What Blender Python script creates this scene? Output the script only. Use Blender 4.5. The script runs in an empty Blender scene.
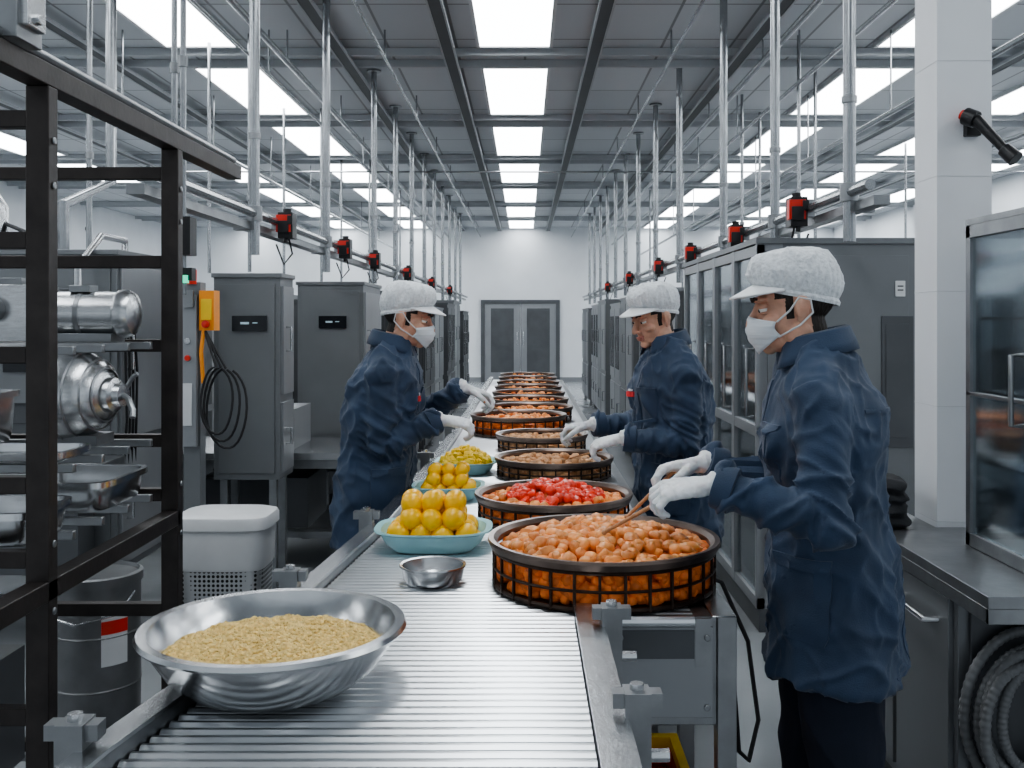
import bpy,bmesh,math,random
from mathutils import Vector,Matrix,noise
from mathutils.bvhtree import BVHTree
random.seed(5)
V=Vector
# ------------------------------------------------------------------ materials
def mat(name,col,rough=.5,metal=0.,var=.12,scale=8.,bump=0.,bscale=40.,emit=None,sheen=0.,island=0.,stretch=None,sss=0.,coat=0.):
    m=bpy.data.materials.new(name); m.use_nodes=True
    nt=m.node_tree; N=nt.nodes; L=nt.links
    b=N['Principled BSDF']
    tc=N.new('ShaderNodeTexCoord'); src=tc.outputs['Object']
    if stretch:
        mp=N.new('ShaderNodeMapping'); mp.inputs['Scale'].default_value=stretch
        L.new(src,mp.inputs['Vector']); src=mp.outputs['Vector']
    nz=N.new('ShaderNodeTexNoise'); nz.inputs['Scale'].default_value=scale; nz.inputs['Detail'].default_value=4
    L.new(src,nz.inputs['Vector'])
    r=N.new('ShaderNodeValToRGB')
    c0=[max(0,c*(1-var)) for c in col]; c1=[min(1,c*(1+var)) for c in col]
    r.color_ramp.elements[0].position=.3; r.color_ramp.elements[1].position=.7
    r.color_ramp.elements[0].color=(*c0,1); r.color_ramp.elements[1].color=(*c1,1)
    L.new(nz.outputs['Fac'],r.inputs['Fac'])
    cout=r.outputs['Color']
    if island:
        g=N.new('ShaderNodeNewGeometry'); h=N.new('ShaderNodeHueSaturation')
        mr=N.new('ShaderNodeMapRange'); mr.inputs['To Min'].default_value=1-island; mr.inputs['To Max'].default_value=1+island*.6
        L.new(g.outputs['Random Per Island'],mr.inputs['Value']); L.new(mr.outputs['Result'],h.inputs['Value'])
        L.new(cout,h.inputs['Color']); cout=h.outputs['Color']
    L.new(cout,b.inputs['Base Color'])
    b.inputs['Roughness'].default_value=rough; b.inputs['Metallic'].default_value=metal
    if sheen: b.inputs['Sheen Weight'].default_value=sheen
    if coat: b.inputs['Coat Weight'].default_value=coat
    if sss:
        b.inputs['Subsurface Weight'].default_value=sss; b.inputs['Subsurface Scale'].default_value=.01
    if bump:
        n2=N.new('ShaderNodeTexNoise'); n2.inputs['Scale'].default_value=bscale; n2.inputs['Detail'].default_value=3
        L.new(src,n2.inputs['Vector'])
        bp=N.new('ShaderNodeBump'); bp.inputs['Strength'].default_value=bump; bp.inputs['Distance'].default_value=.01
        L.new(n2.outputs['Fac'],bp.inputs['Height']); L.new(bp.outputs['Normal'],b.inputs['Normal'])
    if emit:
        b.inputs['Emission Color'].default_value=(*emit[0],1); b.inputs['Emission Strength'].default_value=emit[1]
    return m
def glass(name,col=(.9,.95,.95),t=.75):
    m=bpy.data.materials.new(name); m.use_nodes=True
    nt=m.node_tree; N=nt.nodes; L=nt.links
    for n in list(N):
        if n.type!='OUTPUT_MATERIAL': N.remove(n)
    o=[n for n in N if n.type=='OUTPUT_MATERIAL'][0]
    tr=N.new('ShaderNodeBsdfTransparent'); tr.inputs['Color'].default_value=(*col,1)
    gl=N.new('ShaderNodeBsdfGlossy'); gl.inputs['Roughness'].default_value=.08; gl.inputs['Color'].default_value=(.9,.93,.95,1)
    lw=N.new('ShaderNodeLayerWeight'); lw.inputs['Blend'].default_value=.35
    mr=N.new('ShaderNodeMapRange'); mr.inputs['To Min'].default_value=1-t; mr.inputs['To Max'].default_value=.8
    mx=N.new('ShaderNodeMixShader'); L.new(lw.outputs['Fresnel'],mr.inputs['Value']); L.new(mr.outputs['Result'],mx.inputs[0])
    L.new(tr.outputs[0],mx.inputs[1]); L.new(gl.outputs[0],mx.inputs[2]); L.new(mx.outputs[0],o.inputs[0])
    return m

STEEL=mat('brushed_steel',(.58,.59,.60),.27,1.,.08,30,.05,120,stretch=(1,1,6))
STEELB=mat('roller_steel',(.68,.70,.72),.28,.9,.05,3)
STEELD=mat('worn_steel',(.30,.31,.32),.36,.9,.12,12,.05,60)
ALU=mat('aluminium_pan',(.62,.63,.64),.22,1.,.08,12,.06,30)
RACK=mat('dark_rack_paint',(.040,.034,.032),.42,.4,.25,14,.05,60)
GREY=mat('cabinet_grey',(.20,.21,.22),.4,.45,.06,3)
GREY2=mat('cabinet_grey_light',(.30,.312,.326),.38,.4,.06,3)
GREY3=mat('machine_grey_dark',(.105,.111,.119),.45,.35,.1,4)
BLACK=mat('black_plastic',(.018,.018,.02),.4,0,.15,20)
RED=mat('red_plastic',(.62,.035,.02),.35,0,.08,10)
ORANGE=mat('orange_plastic',(.9,.32,.03),.35,0,.08,10)
YELLOWP=mat('yellow_plastic',(.9,.6,.04),.35,0,.08,10)
WHITEP=mat('white_plastic',(.64,.65,.66),.4,0,.04,10)
WALL=mat('white_wall_paint',(.76,.785,.81),.55,0,.03,2)
COLP=mat('column_paint',(.72,.74,.765),.5,0,.03,3)
COLJ=mat('column_joint',(.58,.60,.62),.5,0,.03,3)
PIPE=mat('pipe_grey',(.36,.375,.39),.27,.8,.08,5)
BEAM=mat('ceiling_beam',(.48,.50,.52),.5,.2,.05,3)
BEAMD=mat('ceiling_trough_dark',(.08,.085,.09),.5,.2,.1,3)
SCREEN=mat('display_black',(.01,.012,.016),.15,0,.1,10)
TEXTM=mat('display_text',(.3,.4,.45),.4,0,.1,10,emit=((.6,.8,.9),.25))
LED=mat('indicator_green',(.05,.8,.5),.4,0,.1,10,emit=((.1,1,.6),.8))
RUB=mat('rubber_black',(.02,.02,.022),.6,0,.1,20)
HOSE=mat('hose_grey',(.17,.175,.18),.45,0,.1,20)
BRIM=mat('basket_rim_metal',(.18,.14,.12),.32,.8,.2,14,.04,50)
BWIRE=mat('basket_wire_dark',(.045,.026,.018),.4,.5,.3,30)
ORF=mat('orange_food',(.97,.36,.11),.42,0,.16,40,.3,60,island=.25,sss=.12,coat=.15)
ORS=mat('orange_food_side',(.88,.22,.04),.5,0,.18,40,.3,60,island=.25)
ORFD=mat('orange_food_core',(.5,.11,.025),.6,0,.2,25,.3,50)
REDF=mat('red_pepper_food',(.85,.065,.025),.3,0,.2,40,.2,60,island=.25,coat=.3)
BRF=mat('brown_food',(.62,.34,.17),.6,0,.25,40,.3,60,island=.3)
YEL=mat('lemon_yellow',(.97,.53,.008),.33,0,.08,15,.1,90,sss=.08,coat=.2)
YELD=mat('diced_yellow',(.97,.62,.04),.4,0,.12,30,.1,60,island=.15)
TEAL=mat('pale_teal_plastic',(.42,.72,.77),.25,0,.04,8)
GRAIN=mat('grain_food',(.92,.65,.27),.8,0,.2,110,.5,220,island=.15)
WOOD=mat('wood_stick',(.52,.25,.12),.5,0,.2,30,stretch=(4,4,1))
COAT=mat('navy_coat_cloth',(.025,.050,.098),.68,0,.2,9,.2,320,sheen=.15)
TROU=mat('navy_trousers',(.009,.013,.027),.85,0,.15,9,.1,200)
SHOE=mat('black_shoe',(.015,.015,.016),.35,0,.1,9)
GLOVE=mat('latex_glove',(.74,.75,.76),.5,0,.05,25,.35,55,sss=.1)
SKIN=mat('skin',(.62,.36,.26),.55,0,.14,30,.15,150,sss=.15)
LIP=mat('lips',(.42,.17,.13),.5,0,.1,20)
HAIR=mat('dark_hair',(.02,.014,.011),.6,0,.3,60,.6,120,stretch=(1,1,.2))
MASK=mat('surgical_mask',(.72,.76,.79),.75,0,.03,20,.4,60,stretch=(.1,.1,2.2))
EYEW=mat('eye_white',(.8,.78,.75),.2,0,.03,10)
EYED=mat('eye_iris',(.03,.02,.012),.1,0,.1,10)
VISOR=mat('cap_visor',(.76,.77,.78),.5,0,.03,10)
NET=mat('bouffant_net',(.72,.745,.765),.75,0,.14,110,.5,110)
BADGE=mat('badge_red',(.65,.04,.04),.5,0,.1,10)
FABRIC=mat('dark_fabric',(.03,.032,.036),.9,0,.2,10,.3,60)
GL=glass('cabinet_glass',(.86,.9,.92),.75)
FLOOR=mat('epoxy_floor',(.30,.315,.33),.2,0,.1,1.2,.03,30)
def ceil_mat():
    m=mat('ceiling_panel',(.33,.35,.37),.5,.1,.08,1.5)
    nt=m.node_tree;N=nt.nodes;L=nt.links;b=N['Principled BSDF']
    tc=N.new('ShaderNodeTexCoord'); br=N.new('ShaderNodeTexBrick'); br.inputs['Scale'].default_value=1.
    br.offset=0; br.inputs['Brick Width'].default_value=.6; br.inputs['Row Height'].default_value=.95
    br.inputs['Mortar Size'].default_value=.012
    br.inputs['Color1'].default_value=(.60,.625,.65,1);br.inputs['Color2'].default_value=(.51,.535,.56,1);br.inputs['Mortar'].default_value=(.24,.25,.26,1)
    L.new(tc.outputs['Object'],br.inputs['Vector']); L.new(br.outputs['Color'],b.inputs['Base Color']); return m
CEIL=ceil_mat()
PANEL=mat('light_panel',(.9,.9,.9),.5,0,.02,2,emit=((.93,.97,1.),7.8))
def perf_mat():
    m=mat('perforated_metal',(.5,.51,.52),.4,.6,.05,8)
    nt=m.node_tree;N=nt.nodes;L=nt.links;b=N['Principled BSDF']
    tc=N.new('ShaderNodeTexCoord'); v=N.new('ShaderNodeTexVoronoi'); v.inputs['Scale'].default_value=55; v.inputs['Randomness'].default_value=0
    r=N.new('ShaderNodeValToRGB'); r.color_ramp.interpolation='CONSTANT'
    r.color_ramp.elements[0].color=(.03,.03,.03,1); r.color_ramp.elements[1].color=(.55,.56,.57,1); r.color_ramp.elements[1].position=.36
    L.new(tc.outputs['Object'],v.inputs['Vector']); L.new(v.outputs['Distance'],r.inputs['Fac']); L.new(r.outputs['Color'],b.inputs['Base Color']); return m
PERF=perf_mat()

# ------------------------------------------------------------------ mesh builder
def frames(pts):
    n=len(pts); T=[]
    for i in range(n):
        a=pts[max(0,i-1)]; b=pts[min(n-1,i+1)]; T.append((b-a).normalized())
    up=V((0,0,1)) if abs(T[0].z)<.9 else V((0,1,0))
    u=T[0].cross(up).normalized(); out=[]
    for t in T:
        u=(u-t*u.dot(t)); u=u.normalized() if u.length>1e-6 else t.orthogonal().normalized()
        out.append((u,t.cross(u)))
    return out
_ico=None
def ico():
    global _ico
    if _ico is None:
        b=bmesh.new(); bmesh.ops.create_icosphere(b,subdivisions=2,radius=1)
        _ico=([v.co.copy() for v in b.verts],[[v.index for v in f.verts] for f in b.faces]); b.free()
    return _ico
class MB:
    def __init__(s): s.v=[];s.f=[];s.fm=[];s.mats=[]
    def mi(s,m):
        if m not in s.mats: s.mats.append(m)
        return s.mats.index(m)
    def raw(s,vs,fs,m):
        o=len(s.v); s.v+= [V(v) for v in vs]; k=s.mi(m)
        for f in fs: s.f.append([i+o for i in f]); s.fm.append(k)
    def box(s,c,size,m,rot=None):
        c=V(c); vs=[]
        for x in(-.5,.5):
            for y in(-.5,.5):
                for z in(-.5,.5):
                    p=V((x*size[0],y*size[1],z*size[2]))
                    if rot: p=rot@p
                    vs.append(c+p)
        s.raw(vs,[(0,1,3,2),(4,6,7,5),(0,4,5,1),(2,3,7,6),(0,2,6,4),(1,5,7,3)],m)
    def b2(s,x0,x1,y0,y1,z0,z1,m): s.box(((x0+x1)/2,(y0+y1)/2,(z0+z1)/2),(abs(x1-x0),abs(y1-y0),abs(z1-z0)),m)
    def tube(s,pts,r,m,seg=12,cap=True,closed=False):
        pts=[V(p) for p in pts]; n=len(pts)
        R=r if isinstance(r,(list,tuple)) else [r]*n
        F=frames(pts); vs=[];fs=[]
        for p,(u,w),q in zip(pts,F,R):
            for k in range(seg):
                a=2*math.pi*k/seg; vs.append(p+u*(q*math.cos(a))+w*(q*math.sin(a)))
        m_=n if closed else n-1
        for i in range(m_):
            j=(i+1)%n
            for k in range(seg):
                l=(k+1)%seg; fs.append((i*seg+k,i*seg+l,j*seg+l,j*seg+k))
        if cap and not closed:
            fs.append(tuple(range(seg))[::-1]); fs.append(tuple((n-1)*seg+k for k in range(seg)))
        s.raw(vs,fs,m)
    def rev(s,prof,c,m,seg=40,M=None,closed=False):
        c=V(c); vs=[];fs=[];n=len(prof)
        for (r,z) in prof:
            for k in range(seg):
                a=2*math.pi*k/seg; p=V((max(r,1e-4)*math.cos(a),max(r,1e-4)*math.sin(a),z))
                if M: p=M@p
                vs.append(c+p)
        for i in range(n if closed else n-1):
            j=(i+1)%n
            for k in range(seg):
                l=(k+1)%seg; fs.append((i*seg+k,i*seg+l,j*seg+l,j*seg+k))
        s.raw(vs,fs,m)
    def ell(s,c,r,m,M=None,seg=20):
        vs=[];fs=[];R=seg//2; c=V(c)
        vs.append(V((0,0,1)))
        for i in range(1,R):
            t=math.pi*i/R
            for k in range(seg):
                a=2*math.pi*k/seg; vs.append(V((math.sin(t)*math.cos(a),math.sin(t)*math.sin(a),math.cos(t))))
        vs.append(V((0,0,-1)))
        for k in range(seg): fs.append((0,1+k,1+(k+1)%seg))
        for i in range(R-2):
            for k in range(seg):
                l=(k+1)%seg;fs.append((1+i*seg+k,1+(i+1)*seg+k,1+(i+1)*seg+l,1+i*seg+l))
        e=len(vs)-1;b=1+(R-2)*seg
        for k in range(seg): fs.append((e,b+(k+1)%seg,b+k))
        o=[]
        for v in vs:
            p=V((v.x*r[0],v.y*r[1],v.z*r[2]))
            if M: p=M@p
            o.append(c+p)
        s.raw(o,fs,m)
    def loft(s,rings,m,seg=28,e=2.0):
        vs=[];fs=[];n=len(rings)
        for (c,u,w) in rings:
            c=V(c);u=V(u);w=V(w)
            for k in range(seg):
                a=2*math.pi*k/seg; ca,sa=math.cos(a),math.sin(a)
                x=math.copysign(abs(ca)**(2/e),ca); y=math.copysign(abs(sa)**(2/e),sa)
                vs.append(c+u*x+w*y)
        for i in range(n-1):
            for k in range(seg):
                l=(k+1)%seg; fs.append((i*seg+k,i*seg+l,(i+1)*seg+l,(i+1)*seg+k))
        fs.append(tuple(range(seg))[::-1]); fs.append(tuple((n-1)*seg+k for k in range(seg)))
        s.raw(vs,fs,m)
    def chunk(s,c,r,m,boxy=.65):
        vs,fs=ico(); q=Matrix.Rotation(random.uniform(0,6.28),3,'Z')@Matrix.Rotation(random.uniform(0,6.28),3,'X')
        sc=V((r*random.uniform(.8,1.3),r*random.uniform(.7,1.05),r*random.uniform(.6,.95)))
        o=[]
        for v in vs:
            p=V([math.copysign(abs(a)**boxy,a) for a in v]); o.append(V(c)+q@V((p.x*sc.x,p.y*sc.y,p.z*sc.z)))
        s.raw(o,fs,m)
    def mesh(s,name):
        me=bpy.data.meshes.new(name); me.from_pydata(s.v,[],s.f)
        for m in s.mats: me.materials.append(m)
        me.polygons.foreach_set('material_index',s.fm); me.update()
        bm=bmesh.new(); bm.from_mesh(me); bmesh.ops.recalc_face_normals(bm,faces=bm.faces)
        for f in bm.faces: f.smooth=True
        for e in bm.edges:
            if len(e.link_faces)==2 and e.calc_face_angle(0)>.6: e.smooth=False
        bm.to_mesh(me); bm.free(); return me
    def obj(s,name,parent=None,bevel=0,origin=None):
        me=s.mesh(name); o=bpy.data.objects.new(name,me)
        if origin is not None:
            me.transform(Matrix.Translation(-V(origin))); o.location=origin
        bpy.context.scene.collection.objects.link(o)
        if parent: o.parent=parent
        if bevel:
            b=o.modifiers.new('bevel','BEVEL'); b.width=bevel; b.segments=2; b.limit_method='ANGLE'; b.angle_limit=.7
        return o
def remesh(mb,name,vox,smooth=3,parent=None,post=None,M=None):
    me=mb.mesh(name); t=bpy.data.objects.new('tmp',me); bpy.context.scene.collection.objects.link(t)
    r=t.modifiers.new('r','REMESH'); r.mode='VOXEL'; r.voxel_size=vox; r.use_smooth_shade=True
    if smooth:
        sm=t.modifiers.new('s','SMOOTH'); sm.iterations=smooth; sm.factor=.5
    dg=bpy.context.evaluated_depsgraph_get(); dg.update()
    m2=bpy.data.meshes.new_from_object(t.evaluated_get(dg)); m2.name=name
    bpy.data.objects.remove(t); 
    m2.materials.clear()
    for m in mb.mats: m2.materials.append(m)
    if post: post(m2)
    if M: m2.transform(M)
    for p in m2.polygons: p.use_smooth=True
    o=bpy.data.objects.new(name,m2); bpy.context.scene.collection.objects.link(o)
    if parent: o.parent=parent
    return o
def empty(name,loc=(0,0,0)):
    e=bpy.data.objects.new(name,None); bpy.context.scene.collection.objects.link(e); e.empty_display_size=.1; return e

# ------------------------------------------------------------------ room
CZ=4.0; YB=25.9; XL=-9.0; XR=8.0; Y0=-1.5
b=MB(); b.b2(XL,XR,Y0,YB,-.1,0,FLOOR); b.obj('floor')
b=MB(); b.b2(XL,XR,Y0,YB,CZ,CZ+.1,CEIL); b.obj('ceiling')
b=MB(); b.b2(XL,XR,YB,YB+.15,0,CZ,WALL); b.obj('wall_back')
b=MB(); b.b2(XL-.15,XL,Y0,YB,0,CZ,WALL); b.obj('wall_left')
b=MB(); b.b2(XR,XR+.15,Y0,YB,0,CZ,WALL); b.obj('wall_right')
b=MB(); b.b2(XL,-1.1,YB-.03,YB,0,.12,GREY2); b.b2(.85,XR,YB-.03,YB,0,.12,GREY2); b.obj('baseboard_back')
b=MB()
for i in range(9):
    y=.475+2.85*i
    for dy in(-.2,.2): b.b2(XL+.01,XR-.01,y+dy-.022,y+dy+.022,CZ-.07,CZ-.003,BEAM)
b.obj('trim_ceiling_cross_beams')
b=MB()
for x in(-.66,.60,-1.6,1.9,-3.72,4.35,-5.6,6.2):
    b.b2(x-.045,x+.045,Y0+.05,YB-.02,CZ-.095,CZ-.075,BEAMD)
    b.b2(x-.06,x-.045,Y0+.05,YB-.02,CZ-.10,CZ-.075,BEAM); b.b2(x+.045,x+.06,Y0+.05,YB-.02,CZ-.10,CZ-.075,BEAM)
b.obj('trim_ceiling_troughs')
cols=(-.09,-2.8,-4.6,-6.9,3.35,5.35,7.2)
lb=MB()
for x in cols:
    for i in range(9):
        far=2.95+2.85*i
        y0,y1=far-2.1,far
        lb.b2(x-.33,x+.33,y0-.03,y0,CZ-.04,CZ-.003,WHITEP); lb.b2(x-.33,x+.33,y1,y1+.03,CZ-.04,CZ-.003,WHITEP)
        lb.b2(x-.33,x-.3,y0,y1,CZ-.04,CZ-.003,WHITEP); lb.b2(x+.3,x+.33,y0,y1,CZ-.04,CZ-.003,WHITEP)
        lb.b2(x-.3,x+.3,y0,y1,CZ-.03,CZ-.01,PANEL)
lb.obj('ceiling_light_panels')
b=MB()
for x,z,r in((-1.95,3.72,.026),(-2.1,3.62,.014),(1.95,3.72,.026),(2.25,3.55,.018),(-3.3,3.4,.022),(3.0,3.3,.022),(-1.15,3.75,.012),(1.2,3.75,.012)):
    b.tube([(x,Y0+.2,z),(x,YB-.03,z)],r,PIPE,10)
    y=1.
    while y<YB-1:
        b.tube([(x,y,z),(x,y,CZ-.02)],.008,PIPE,6); y+=2.4
b.tube([(XL+.1,13.5,3.6),(XR-.1,13.5,3.6)],.012,PIPE,8)
b.obj('ceiling_pipework')
b=MB()
DX0,DX1=-1.04,.8
b.b2(DX0-.1,DX0,YB-.08,YB-.001,0,2.12,GREY3);b.b2(DX1,DX1+.1,YB-.08,YB-.001,0,2.12,GREY3);b.b2(DX0,DX1,YB-.08,YB-.001,2.02,2.12,GREY3)
xm=(DX0+DX1)/2
for a,c in((DX0,xm-.01),(xm+.01,DX1)):
    b.b2(a,c,YB-.055,YB-.01,.01,2.02,GREY2)
    b.b2(a+.16,c-.16,YB-.065,YB-.05,.25,1.9,GREY3)
    b.b2(a+.2,c-.2,YB-.07,YB-.06,.9,1.85,GREY3)
for x in(xm-.08,xm+.08): b.tube([(x,YB-.06,.95),(x,YB-.12,.95),(x,YB-.12,1.3),(x,YB-.06,1.3)],.015,STEEL,8)
b.obj('door_1',bevel=.004)
b=MB()
b.b2(1.43,1.62,3.47,3.67,0,CZ-.11,COLP)
for z in(.9+i*.4 for i in range(8)): b.b2(1.4285,1.6215,3.4685,3.6715,z-.001,z+.001,COLJ)
b.obj('white_column',bevel=.004)

# ------------------------------------------------------------------ suspended rail & poles
def rail(side,poles,devs,name):
    x=1.45*side; z=2.17; b=MB()
    b.tube([(x,3.85 if side<0 else 4.2,z),(x,YB-1,z)],.024,PIPE,10)
    b.b2(x-.035+.05*side,x+.035+.05*side,3.85 if side<0 else 4.2,YB-1,z-.085,z-.045,STEELD)
    for y in poles:
        b.tube([(x,y,CZ-.01),(x,y,z-.22)],.028,PIPE,14)
        b.tube([(x,y,z-.04),(x,y,z+.04)],.042,STEELD,14)
        b.tube([(x,y,z+.4),(x,y,z+.43)],.034,STEELD,14)
        b.rev([(0,CZ-.02),(.07,CZ-.02),(.07,CZ-.005),(0,CZ-.005)],(x,y,0),STEELD,16)
        b.box((x+.05*side,y,z-.06),(.11,.06,.06),STEELD)
    b.obj(name)
    for y in devs:
        d=MB(); zz=z-.02; xi=x-.06*side
        d.box((xi,y,zz),(.085,.11,.15),BLACK); d.box((xi-.01,y-.035,zz+.01),(.085,.05,.10),RED)
        d.box((xi-.01,y-.062,zz-.01),(.06,.012,.07),BLACK); d.box((xi+.03,y-.062,zz+.03),(.03,.02,.05),BLACK)
        d.box((xi+.05*side,y-.01,zz+.02),(.07,.05,.09),STEELD)
        d.tube([(xi,y,zz+.075),(xi,y,zz+.10)],.024,BLACK,12)
        d.tube([(xi,y+.03,zz-.06),(xi-.02*side,y+.04,zz-.16),(xi+.04*side,y+.08,zz-.22),(xi+.09*side,y+.1,zz-.1)],.006,RUB,6)
        d.tube([(xi,y-.03,zz-.07),(xi,y-.03,zz-.10)],.012,BLACK,8)
        d.obj('sensor_box',bevel=.004)
rail(-1,[5.36,7.3,9.6,11.2,12.8,14.4,16.,17.6,19.2,20.8,22.4],[5.85,7.75,9.3,11.9,15,18.6],'overhead_rail')
rail(1,[4.47,5.8,7.3,9.4,11.1,12.8,14.4,16.,17.6,19.2,20.8,22.4],[5.12,6.6,8.4,10.4,13.3,16.8],'overhead_rail')
b=MB()
for x,y in((-1.35,3.95),(-1.42,4.05),(-2.7,6.2),(-2.7,8.55),(-2.7,11.2),(-2.7,14.7),(2.7,6.2),(2.7,9.3),(2.7,11.5),(2.7,13.5),(-4.9,8.5),(-4.9,11.2),(5.1,9.4),(5.1,13.4),(-2.3,8.35),(2.3,8.4),(-2.3,11.3),(2.3,10.6),(-2.3,14.8),(2.3,14.6),(-2.3,18.4),(2.3,18.4)):
    r=.012 if y<4.2 else .016
    b.tube([(x,y,CZ-.01),(x,y,1.7 if x in(-1.35,-1.42) else 2.0)],r,PIPE,10)
    b.tube([(x,y,2.6),(x,y,2.64)],r*1.6,STEELD,10)
b.box((-1.35,3.95,1.93),(.08,.08,.15),BLACK); b.box((-1.33,3.94,1.78),(.05,.05,.05),BLACK); b.box((-1.33,3.91,1.76),(.022,.03,.03),LED)
b.obj('hanging_drop_pipes')

# ------------------------------------------------------------------ conveyor
LE=[(1.0,-.70),(1.3,-.675),(1.56,-.648),(1.94,-.585),(2.59,-.525),(3.33,-.460),(4.5,-.415),(5.83,-.400),(11.8,-.37)]
def le(y):
    for (a,xa),(c,xc) in zip(LE,LE[1:]):
        if y<=c: return xa+(xc-xa)*(y-a)/(c-a)
    return LE[-1][1]
def re(y): return .115 if y<2.36 else .40
b=MB()
y=1.0
while y<11.75:
    x0,x1=le(y),re(y)
    b.tube([(x0,y,.887),(x1,y,.887)],.0135,STEELB,10); y+=.031
ys=[1.0,1.3,1.56,1.94,2.36,2.59,3.33,4.5,5.83,11.78]
for a,c in zip(ys,ys[1:]):
    r=.115 if a<2.36 else .40
    vs=[];
    for yy in(a,c):
        for x in(le(yy),r):
            for z in(.80,.868): vs.append((x,yy,z))
    b.raw(vs,[(0,1,3,2),(4,6,7,5),(0,4,5,1),(2,3,7,6),(0,2,6,4),(1,5,7,3)],GREY3)
    for (o0,o1,z0,z1,m) in((-.042,-.003,.78,.925,STEELD),(-.048,-.0,.925,.932,STEEL)):
        vs=[]
        for yy in(a,c):
            for x in(le(yy)+o0,le(yy)+o1):
                for z in(z0,z1): vs.append((x,yy,z))
        b.raw(vs,[(0,1,3,2),(4,6,7,5),(0,4,5,1),(2,3,7,6),(0,2,6,4),(1,5,7,3)],m)
b.b2(.118,.165,1.0,2.36,.78,.925,STEELD); b.b2(.115,.175,1.0,2.36,.925,.932,STEEL); b.b2(.165,.185,1.0,2.36,.8,.84,STEELD)
b.b2(.402,.44,2.36,11.78,.78,.895,STEELD)
def brk(x,y,s):
    b.b2(x-.022,x+.022,y-.025,y+.025,.80,.972,STEELD); b.b2(x-.042,x+.042,y-.016,y+.016,.945,.97,STEELD)
    b.tube([(x-.03*s,y,.86),(x+.055*s,y,.86)],.012,STEEL,8); b.tube([(x,y,.97),(x,y,.983)],.012,STEEL,8)
for y in(1.57,2.52,3.3,4.75,6.): brk(le(y)-.06,y,-1)
for y in(1.7,2.2): brk(.19,y,1)
y=1.3
while y<11.8:
    for x in(le(y)-.02,(.14 if y<2.36 else .42)):
        b.b2(x-.022,x+.022,y-.022,y+.022,.012,.8,STEELD); b.rev([(0,0),(.04,0),(.04,.012),(0,.012)],(x,y,0),STEELD,12)
    b.b2(le(y)-.02,(.14 if y<2.36 else .42),y-.015,y+.015,.3,.34,STEELD); y+=2.05
b.obj('roller_conveyor')
b=MB()
b.b2(.19,.455,2.37,2.44,.64,.897,STEELD); b.b2(.455,.50,2.36,2.41,.0,.897,STEELD)
b.b2(.445,.50,2.4,3.0,.80,.897,STEELD); b.b2(.442,.50,2.36,3.0,.897,.901,STEEL)
b.b2(.455,.50,2.95,3.0,.0,.80,STEELD); b.b2(.205,.445,2.362,2.37,.66,.875,GREY2)
for x in(.225,.43):
    for z in(.685,.85): b.tube([(x,2.364,z),(x,2.355,z)],.008,STEELD,8)
b.b2(.46,.49,2.4,2.96,.25,.28,STEELD)
b.obj('side_stand',bevel=.003)
b=MB()
b.b2(.24,.43,2.55,2.57,0.0,.36,RED);b.b2(.24,.43,2.9,2.92,0,.36,RED);b.b2(.24,.26,2.57,2.9,0,.36,RED);b.b2(.41,.43,2.57,2.9,0,.36,RED)
b.b2(.26,.41,2.57,2.9,0,.02,RED)
b.b2(.225,.445,2.54,2.56,.36,.39,YELLOWP);b.b2(.225,.445,2.9,2.93,.36,.39,YELLOWP);b.b2(.225,.25,2.56,2.9,.36,.39,YELLOWP);b.b2(.42,.445,2.56,2.9,.36,.39,YELLOWP)
b.b2(.26,.41,2.57,2.9,.02,.27,RED)
for i in range(40): b.chunk((random.uniform(.27,.4),random.uniform(.0,.3)+2.58,random.uniform(.26,.31)),.03,REDF)
b.obj('red_crate')

# ------------------------------------------------------------------ baskets
def basket(x,y,r,zt,food,n,bars=30,heap=.03,side=True,hr=1.0,second=None,sz=1.0):
    z0=.902; b=MB(); c=(x,y,0); h=zt-z0
    b.rev([(r-.010,zt-.018),(r,zt-.018),(r+.007,zt-.002),(r+.005,zt+.005),(r-.008,zt+.004),(r-.02,zt-.006),(r-.02,zt-.018)],c,BRIM,64,closed=True)
    def ring(z,rr,t,m=BWIRE): b.tube([(x+rr*math.cos(a),y+rr*math.sin(a),z) for a in [2*math.pi*i/64 for i in range(64)]],t,m,6,closed=True)
    ring(z0+.007,r-.012,.007); ring(z0+(h-.02)*.52,r-.008,.0038); ring(zt-.024,r-.008,.005)
    b.rev([(0,z0),(r-.014,z0),(r-.008,z0+.010),(r-.018,z0+.012),(0,z0+.006)],c,BWIRE,48)
    for i in range(bars):
        a=2*math.pi*i/bars; R=Matrix.Rotation(a,3,'Z')
        b.box((x+(r-.008)*math.cos(a),y+(r-.008)*math.sin(a),z0+(h-.015)/2),(.006,.0065,h-.015),BWIRE,R)
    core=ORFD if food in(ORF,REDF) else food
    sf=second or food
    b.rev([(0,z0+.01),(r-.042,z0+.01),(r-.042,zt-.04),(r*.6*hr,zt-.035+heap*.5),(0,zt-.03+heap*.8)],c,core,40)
    if side:
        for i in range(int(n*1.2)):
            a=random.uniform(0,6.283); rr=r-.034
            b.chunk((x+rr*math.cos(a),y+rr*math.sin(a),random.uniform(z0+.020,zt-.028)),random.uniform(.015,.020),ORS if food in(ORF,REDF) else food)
    for i in range(n):
        a=random.uniform(0,6.283); q=math.sqrt(random.random()); rr=(r-.042)*q
        hh=max(0,1-(q/hr)**2)
        z=zt-.03+heap*hh+random.uniform(-.006,.010)
        b.chunk((x+rr*math.cos(a),y+rr*math.sin(a),z),random.uniform(.014,.021)*sz,food if (q<hr*.85 or not second) else sf)
    b.obj('food_basket',origin=(x,y,z0))
basket(.208,2.66,.300,1.022,ORF,460,30,.055,True,1.0,None,1.0)
basket(.10,3.5,.27,.995,REDF,280,30,.055,True,.85,ORF)
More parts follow.
